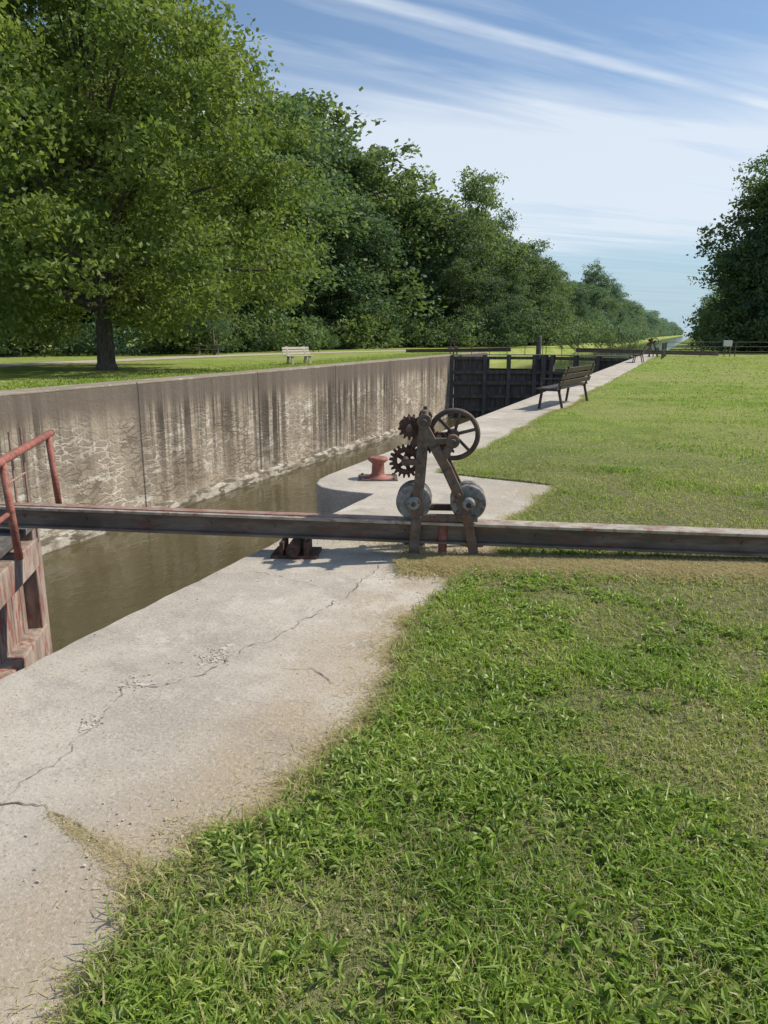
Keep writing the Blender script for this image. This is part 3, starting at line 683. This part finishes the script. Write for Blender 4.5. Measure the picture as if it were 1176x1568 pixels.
# ------------------------------------------------------------------ winch
def build_winch(loc, rz, src=None, sc=1.0):
    e = empty('gate_winch', loc, rz, sc)
    if src:
        for c in src.children:
            o2 = bpy.data.objects.new(c.name, c.data); scene.collection.objects.link(o2); o2.parent = e
            for md in c.modifiers:
                m2 = o2.modifiers.new(md.name, md.type); m2.width = md.width; m2.segments = md.segments
        return e
    fr = MB()
    for yy in (-.17, .17):
        fr.bar((-.235, yy, 0.0), (-.165, yy, .98), .045, .075, up=(1, 0, 0))
        pts = [(-.165, .95), (-.09, .82), (.0, .66), (.09, .47), (.165, .26), (.215, 0)]
        for a_, b_ in zip(pts[:-1], pts[1:]):
            dv = Vector((b_[0] - a_[0], 0, b_[1] - a_[1])).normalized() * .012
            fr.bar(Vector((a_[0], yy, a_[1])) - dv, Vector((b_[0], yy, b_[1])) + dv, .043, .072, up=(1, 0, .4))
        fr.box((-.235, yy, .012), (.16, .10, .024)); fr.box((.215, yy, .012), (.16, .10, .024))
        fr.cyl((-.165, yy - .035, 1.0), (-.165, yy + .035, 1.0), .052, n=16)
        fr.cyl((.04, yy - .035, .86), (.04, yy + .035, .86), .048, n=16)
        fr.bar((.04, yy, .86), (-.04, yy, .72), .04, .06, up=(1, 0, 0)); fr.bar((-.17, yy, .86), (.04, yy, .86), .035, .045)
        fr.box((0.0, yy, .30), (.46, .04, .05))
        for bx in (-.19, -.1, .0, .1): fr.cyl((bx, yy - .035, .30), (bx, yy + .035, .30), .014, n=8)
        for q_ in ((-.2, .62), (-.18, .8), (.09, .47), (-.215, .42), (.16, .40)): fr.cyl((q_[0], yy - .04, q_[1]), (q_[0], yy + .04, q_[1]), .018, n=8)
        fr.cyl((-.165, yy, 1.04), (-.165, yy, 1.075), .018, n=8)
    fr.bar((-.165, -.17, 1.035), (-.165, .17, 1.035), .05, .03)
    fr.bar((-.3, .0, .70), (-.165, .0, .98), .03, .05, up=(1, 0, 0))
    fr.bar((-.205, -.17, .52), (-.205, .17, .52), .04, .04); fr.bar((.14, -.17, .33), (.14, .17, .33), .04, .04)
    fr.build('frame', M_iron, e, .006)
    sh = MB()
    sh.cyl((-.27, -.24, .95), (-.27, .24, .95), .022, n=14); sh.cyl((.04, -.26, .86), (.04, .24, .86), .022, n=14)
    sh.cyl((-.30, -.22, .71), (-.30, .22, .71), .022, n=14); sh.cyl((-.165, -.25, 1.0), (-.165, .25, 1.0), .02, n=14)
    sh.cyl((-.235, -.24, .41), (-.235, .24, .41), .02, n=14); sh.cyl((.16, -.24, .41), (.16, .24, .41), .02, n=14)
    sh.bar((-.30, -.2, .71), (-.2, -.2, .71), .03, .04); sh.bar((-.30, .2, .71), (-.2, .2, .71), .03, .04)
    sh.build('shafts', M_rust, e, 0)
    ge = MB()
    for yy in (-.08, .07):
        ge.gear((-.27, yy, .94), (0, 1, 0), .062, .024, .05, 13)
    ge.gear((-.30, -.02, .69), (0, 1, 0), .098, .027, .05, 20, inner=.066)
    for i in range(5):
        t = i * 2 * math.pi / 5; ge.bar((-.30, -.02, .69), (-.30 + .075 * math.cos(t), -.02, .69 + .075 * math.sin(t)), .03, .022, up=(0, 1, 0))
    ge.cyl((-.30, -.06, .69), (-.30, .03, .69), .034, n=14)
    ge.gear((-.02, .06, .80), (0, 1, 0), .07, .02, .045, 14)
    ge.gear((-.14, .02, .84), (0, 1, 0), .075, .022, .045, 15)
    ge.build('gears', M_gear, e, .002)
    wh = MB()
    c = Vector((.05, .12, .87))
    wh.torus(c, (0, 1, 0), .178, .02, 44, 10)
    wh.cyl(c + Vector((0, -.04, 0)), c + Vector((0, .04, 0)), .04, n=16)
    for i in range(6):
        t = i * math.pi / 3 + .25; wh.bar(c, c + Vector((math.cos(t) * .17, 0, math.sin(t) * .17)), .022, .032, up=(0, 1, 0))
    wh.build('handwheel', M_rust, e, .003, True)
    ro = MB()
    for xx in (-.235, .16):
        for ys_ in (-.13, .0):
            ro.lathe((xx, ys_, .41), (0, 1, 0), [(-.035, .03), (-.04, .11), (-.04, .128), (-.022, .130), (-.012, .105), (.012, .105), (.022, .130), (.04, .128), (.04, .11), (.035, .03)], 32)
        ro.lathe((xx, -.205, .41), (0, 1, 0), [(-.035, .034), (-.03, .045), (.0, .05), (.03, .05)], 20)
    ro.build('rollers', M_roll, e, 0, True)
    pn = MB(); pn.cyl((-.02, -.12, .0), (-.02, -.12, .27), .032, n=16); pn.cyl((-.02, -.12, .25), (-.02, -.12, .285), .045, n=16)
    pn.build('pin', M_red, e, .004)
    return e
brz = math.atan2(bd.y, bd.x)
winch = build_winch((-1.62, 5.22, 0), brz)

sp_e = empty('gate_spar_beam')
A3 = Vector((BEAM_A.x, BEAM_A.y, .245)); B3 = Vector((BEAM_B.x, BEAM_B.y, .10))
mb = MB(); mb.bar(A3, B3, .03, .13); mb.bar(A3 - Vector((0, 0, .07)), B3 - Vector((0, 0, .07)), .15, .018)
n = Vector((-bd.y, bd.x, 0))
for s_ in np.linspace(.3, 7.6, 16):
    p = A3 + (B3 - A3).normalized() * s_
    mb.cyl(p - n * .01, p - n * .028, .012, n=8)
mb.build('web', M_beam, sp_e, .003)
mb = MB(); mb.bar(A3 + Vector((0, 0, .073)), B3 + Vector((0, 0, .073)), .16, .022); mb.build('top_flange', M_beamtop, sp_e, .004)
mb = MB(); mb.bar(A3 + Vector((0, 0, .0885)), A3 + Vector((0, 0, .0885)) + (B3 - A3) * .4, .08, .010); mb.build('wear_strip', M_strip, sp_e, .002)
rb = empty('beam_support_roller', (-2.62, 4.72, 0), brz)
mb = MB(); mb.cyl((-.0, -.16, .07), (0, .14, .07), .05, n=18); mb.box((-.09, -.02, .06), (.03, .2, .12)); mb.box((.09, -.02, .06), (.03, .2, .12)); mb.box((0, 0, .012), (.34, .26, .024)); mb.cyl((.0, -.2, .07), (0, -.16, .07), .022, n=10)
mb.build('bracket', M_gear, rb, .004)

bo = empty('mooring_bollard', (-3.22, 7.75, 0), .4)
mb = MB(); mb.lathe((0, 0, 0), (0, 0, 1), [(0.0, .17), (.015, .17), (.022, .10), (.06, .075), (.17, .068), (.195, .10), (.21, .115), (.235, .11), (.245, .08)], 32)
mb.build('post', M_red, bo, 0, True)
mb = MB(); mb.box((0, 0, .006), (.44, .38, .012))
for a_, b_ in ((-.18, -.15), (.18, -.15), (-.18, .15), (.18, .15)): mb.cyl((a_, b_, .01), (a_, b_, .03), .018, n=6)
mb.build('base_plate', M_rust, bo, .003)

# near gate leaf
gl = empty('lock_gate')
P0 = Vector((-5.12, 4.42, 0)); P1 = Vector((-3.05, 1.15, 0)); d = (P1 - P0).normalized(); nn_ = Vector((-d.y, d.x, 0)); L = (P1 - P0).length
mb = MB()
rg = random.Random(5); s_ = 0.0; i = 0
while s_ < L - .05:
    wd = rg.uniform(.16, .24); c = P0 + d * (s_ + wd / 2)
    tp = -.02 + rg.uniform(-.1, .04)
    mb.bar(c + Vector((0, 0, -5.2)), c + Vector((0, 0, tp)), wd - .015, .10, up=nn_); s_ += wd; i += 1
mb.build('planks', M_gatew, gl, .006)
mb = MB()
for z in (-.18, -.95, -1.8, -2.7, -3.6, -4.3):
    mb.bar(P0 + nn_ * .11 + Vector((0, 0, z)), P1 + nn_ * .11 + Vector((0, 0, z)), .14, .24)
    mb.bar(P0 - nn_ * .11 + Vector((0, 0, z)), P1 - nn_ * .11 + Vector((0, 0, z)), .12, .22)
mb.bar(P0 + Vector((0, 0, -5.2)), P0 + Vector((0, 0, .12)), .34, .20, up=d)
mb.build('frame_timbers', M_gatew, gl, .01)
mb = MB()
mb.bar(P0 + Vector((0, 0, .09)), P1 + Vector((0, 0, .09)), .42, .05)
mb.build('walkway_planks', M_gated, gl, .006)
mb = MB()
q0 = Vector((-4.85, 4.62, 0)); q1 = Vector((-3.3, 2.2, 0)); dq = (q1 - q0).normalized()
for f_, r_ in ((0, .026), (.43, .026), (.75, .024), (1, .026)):
    qm = q0 + (q1 - q0) * f_
    mb.cyl(qm + Vector((.03, .02, .1)), qm + Vector((0, 0, .78)), r_, n=12)
mb.cyl(q0 - dq * .12 + Vector((0, 0, .80)), q1 + Vector((0, 0, .76)), .03, n=12)
mb.cyl(q0 + (q1 - q0) * .43 + Vector((0, 0, .42)), q1 + Vector((0, 0, .42)), .018, n=10)
mb.bar(q0 + Vector((.03, .02, .1)), P0 + Vector((0, 0, .1)), .06, .04)
mb.build('railing', M_red, gl, 0, True)
mb = MB()
for k in range(2):
    p = Vector((-4.97, 4.46, 0)) + d * (.3 * k)
    mb.cyl(p + Vector((0, 0, .1)), p + Vector((0, 0, .87)), .010, n=8)
mb.cyl(Vector((-4.97, 4.46, .5)), Vector((-4.97, 4.46, .5)) + d * .5, .008, n=8)
mb.build('rods', M_strip, gl)

def far_leaf(P0, P1):
    e = empty('lock_gate'); d = (P1 - P0).normalized(); nn_ = Vector((-d.y, d.x, 0)); L = (P1 - P0).length
    if nn_.y > 0: nn_ = -nn_
    mb = MB(); s_ = 0.2; rg = random.Random(9)
    while s_ < L - .2:
        wd = rg.uniform(.22, .32); c = P0 + d * (s_ + wd / 2); fr_ = s_ / L
        tp = -1.02 if .38 < fr_ < .88 else -.1
        mb.bar(c + Vector((0, 0, -6)), c + Vector((0, 0, tp)), wd - .008, .12, up=nn_); s_ += wd
    mb.build('planks', M_gated, e, .006)
    mb = MB()
    for z, hh in ((-.15, .22), (-1.2, .24), (-2.0, .26), (-3.0, .26), (-4.0, .26)):
        mb.bar(P0 + nn_ * .16 + Vector((0, 0, z)), P1 + nn_ * .16 + Vector((0, 0, z)), .22, hh)
    for f_ in (0.0, .36, .62, .9, 1.0):
        c = P0 + (P1 - P0) * f_ + nn_ * .2; mb.bar(c + Vector((0, 0, -6)), c + Vector((0, 0, .04)), .28 if f_ < .99 else .45, .34, up=nn_)
    mb.build('frame_timbers', M_gated, e, .01)
    mb = MB(); mb.bar(P0 + Vector((0, 0, .08)), P1 + Vector((0, 0, .08)), .7, .06); mb.build('walkway_planks', M_dull, e, .01)
    mb = MB()
    for f_ in np.linspace(.02, .98, 6):
        c = P0 + (P1 - P0) * f_ + nn_ * .3; mb.cyl(c + Vector((0, 0, .1)), c + Vector((0, 0, 1.05)), .025, n=8)
    for z in (.6, 1.05):
        mb.cyl(P0 + nn_ * .3 + Vector((0, 0, z)), P1 + nn_ * .3 + Vector((0, 0, z)), .02, n=8)
    mb.build('railing', M_rust, e)
far_leaf(Vector((-16.9, 55.2, 0)), Vector((-10.45, 57.6, 0)))
far_leaf(Vector((-3.85, 55.2, 0)), Vector((-10.25, 57.6, 0)))
build_winch((-17.6, 58, 0), 0.3, winch, 1.25); build_winch((-2.7, 58.2, 0), 0.1, winch, 1.25)
for a_, b_ in (((-8.0, 56.9, .45), (1.6, 58.6, .25)), ((-12.8, 56.9, .45), (-22, 59, .25))):
    e = empty('gate_spar_beam'); mb = MB(); mb.bar(a_, b_, .04, .22)
    mb.bar(Vector(a_) + Vector((0, 0, .12)), Vector(b_) + Vector((0, 0, .12)), .2, .03); mb.bar(Vector(a_) - Vector((0, 0, .12)), Vector(b_) - Vector((0, 0, .12)), .2, .03); mb.build('i_beam', M_beam, e)
e = empty('timber_post', (-11.2, 59.5, 0)); mb = MB(); mb.cyl((0, 0, -3), (0, 0, 1.4), .22, .2, n=14); mb.cyl((.0, 0, 1.4), (0, 0, 1.5), .17, .08, n=14); mb.build('pile', M_gated, e)

def bench(loc, rz, slat, leg, length=1.8, style='metal'):
    e = empty('park_bench', loc, rz)
    mb = MB()
    for k in range(4): mb.box((0, -.20 + k * .125, .44), (length, .105, .035))
    for k in range(3):
        z = .56 + k * .14; mb.box((0, .27 + k * .045, z), (length, .03, .11), Matrix.Rotation(-.3, 3, 'X'))
    mb.build('slats', slat, e, .006)
    mb = MB()
    for x in (-length / 2 + .22, length / 2 - .22) if style == 'metal' else (-length / 2 + .3, length / 2 - .3):
        w_ = .05 if style == 'metal' else .14
        mb.bar((x, -.22, 0), (x, -.17, .41), w_, .05, up=(0, 1, 0)); mb.bar((x, .30, 0), (x, .20, .42), w_, .05, up=(0, 1, 0))
        mb.bar((x, .21, .40), (x, .40, .93), w_, .04, up=(0, 1, 0)); mb.bar((x, -.22, .405), (x, .24, .405), w_, .035)
        if style == 'metal': mb.bar((x, -.2, .64), (x, .3, .66), .05, .03); mb.bar((x, -.2, .41), (x, -.2, .64), .04, .03, up=(0, 1, 0))
    mb.build('legs', leg, e, .004)
    return e
bench((-2.72, 17.7, .0), R(-90) - .12, M_black, M_black, 2.6)
bench((-3.0, 46.5, 0), R(-90), M_black, M_black, 1.9)
bench((-19.5, 36.0, .03), R(62), M_slat, M_post, 1.7, 'conc')
e = empty('picnic_table', (-35, 50, 0), .6); mb = MB()
for k in range(4): mb.box((0, -.3 + k * .2, .75), (1.9, .17, .04))
for s_ in (-1, 1): mb.box((0, s_ * .75, .45), (1.9, .26, .04))
for x in (-.7, .7):
    mb.bar((x, -.6, 0), (x, -.1, .73), .04, .09, up=(1, 0, 0)); mb.bar((x, .6, 0), (x, .1, .73), .04, .09, up=(1, 0, 0)); mb.bar((x, -.85, .42), (x, .85, .42), .04, .09)
mb.build('boards', M_dull, e)

e = empty('wire_fence'); mb = MB()
f0 = Vector((-1.9, 59.2, 0)); f1 = Vector((40, 76, 0)); n_ = 18
for i in range(n_ + 1):
    p = f0 + (f1 - f0) * i / n_; mb.cyl(p, p + Vector((0, 0, 1.05)), .035, n=8)
for z in (.35, .7, 1.03): mb.cyl(f0 + Vector((0, 0, z)), f1 + Vector((0, 0, z)), .02, n=6)
f2 = Vector((-1.9, 52, 0))
for i in range(4):
    p = f2 + (f0 - f2) * i / 4; mb.cyl(p, p + Vector((0, 0, 1.05)), .035, n=8)
for z in (.55, 1.03): mb.cyl(f2 + Vector((0, 0, z)), f0 + Vector((0, 0, z)), .02, n=6)
mb.build('posts_and_rails', M_gated, e)
e = empty('notice_sign', (2.2, 60.6, 0), -.35); mb = MB(); mb.box((0, 0, .95), (.6, .03, .42)); mb.build('panel', M_white, e, .01)
mb = MB(); mb.bar((-.2, .03, 0), (-.2, .03, 1.1), .05, .05, up=(0, 1, 0)); mb.bar((.2, .03, 0), (.2, .03, 1.1), .05, .05, up=(0, 1, 0)); mb.build('posts', M_gated, e)
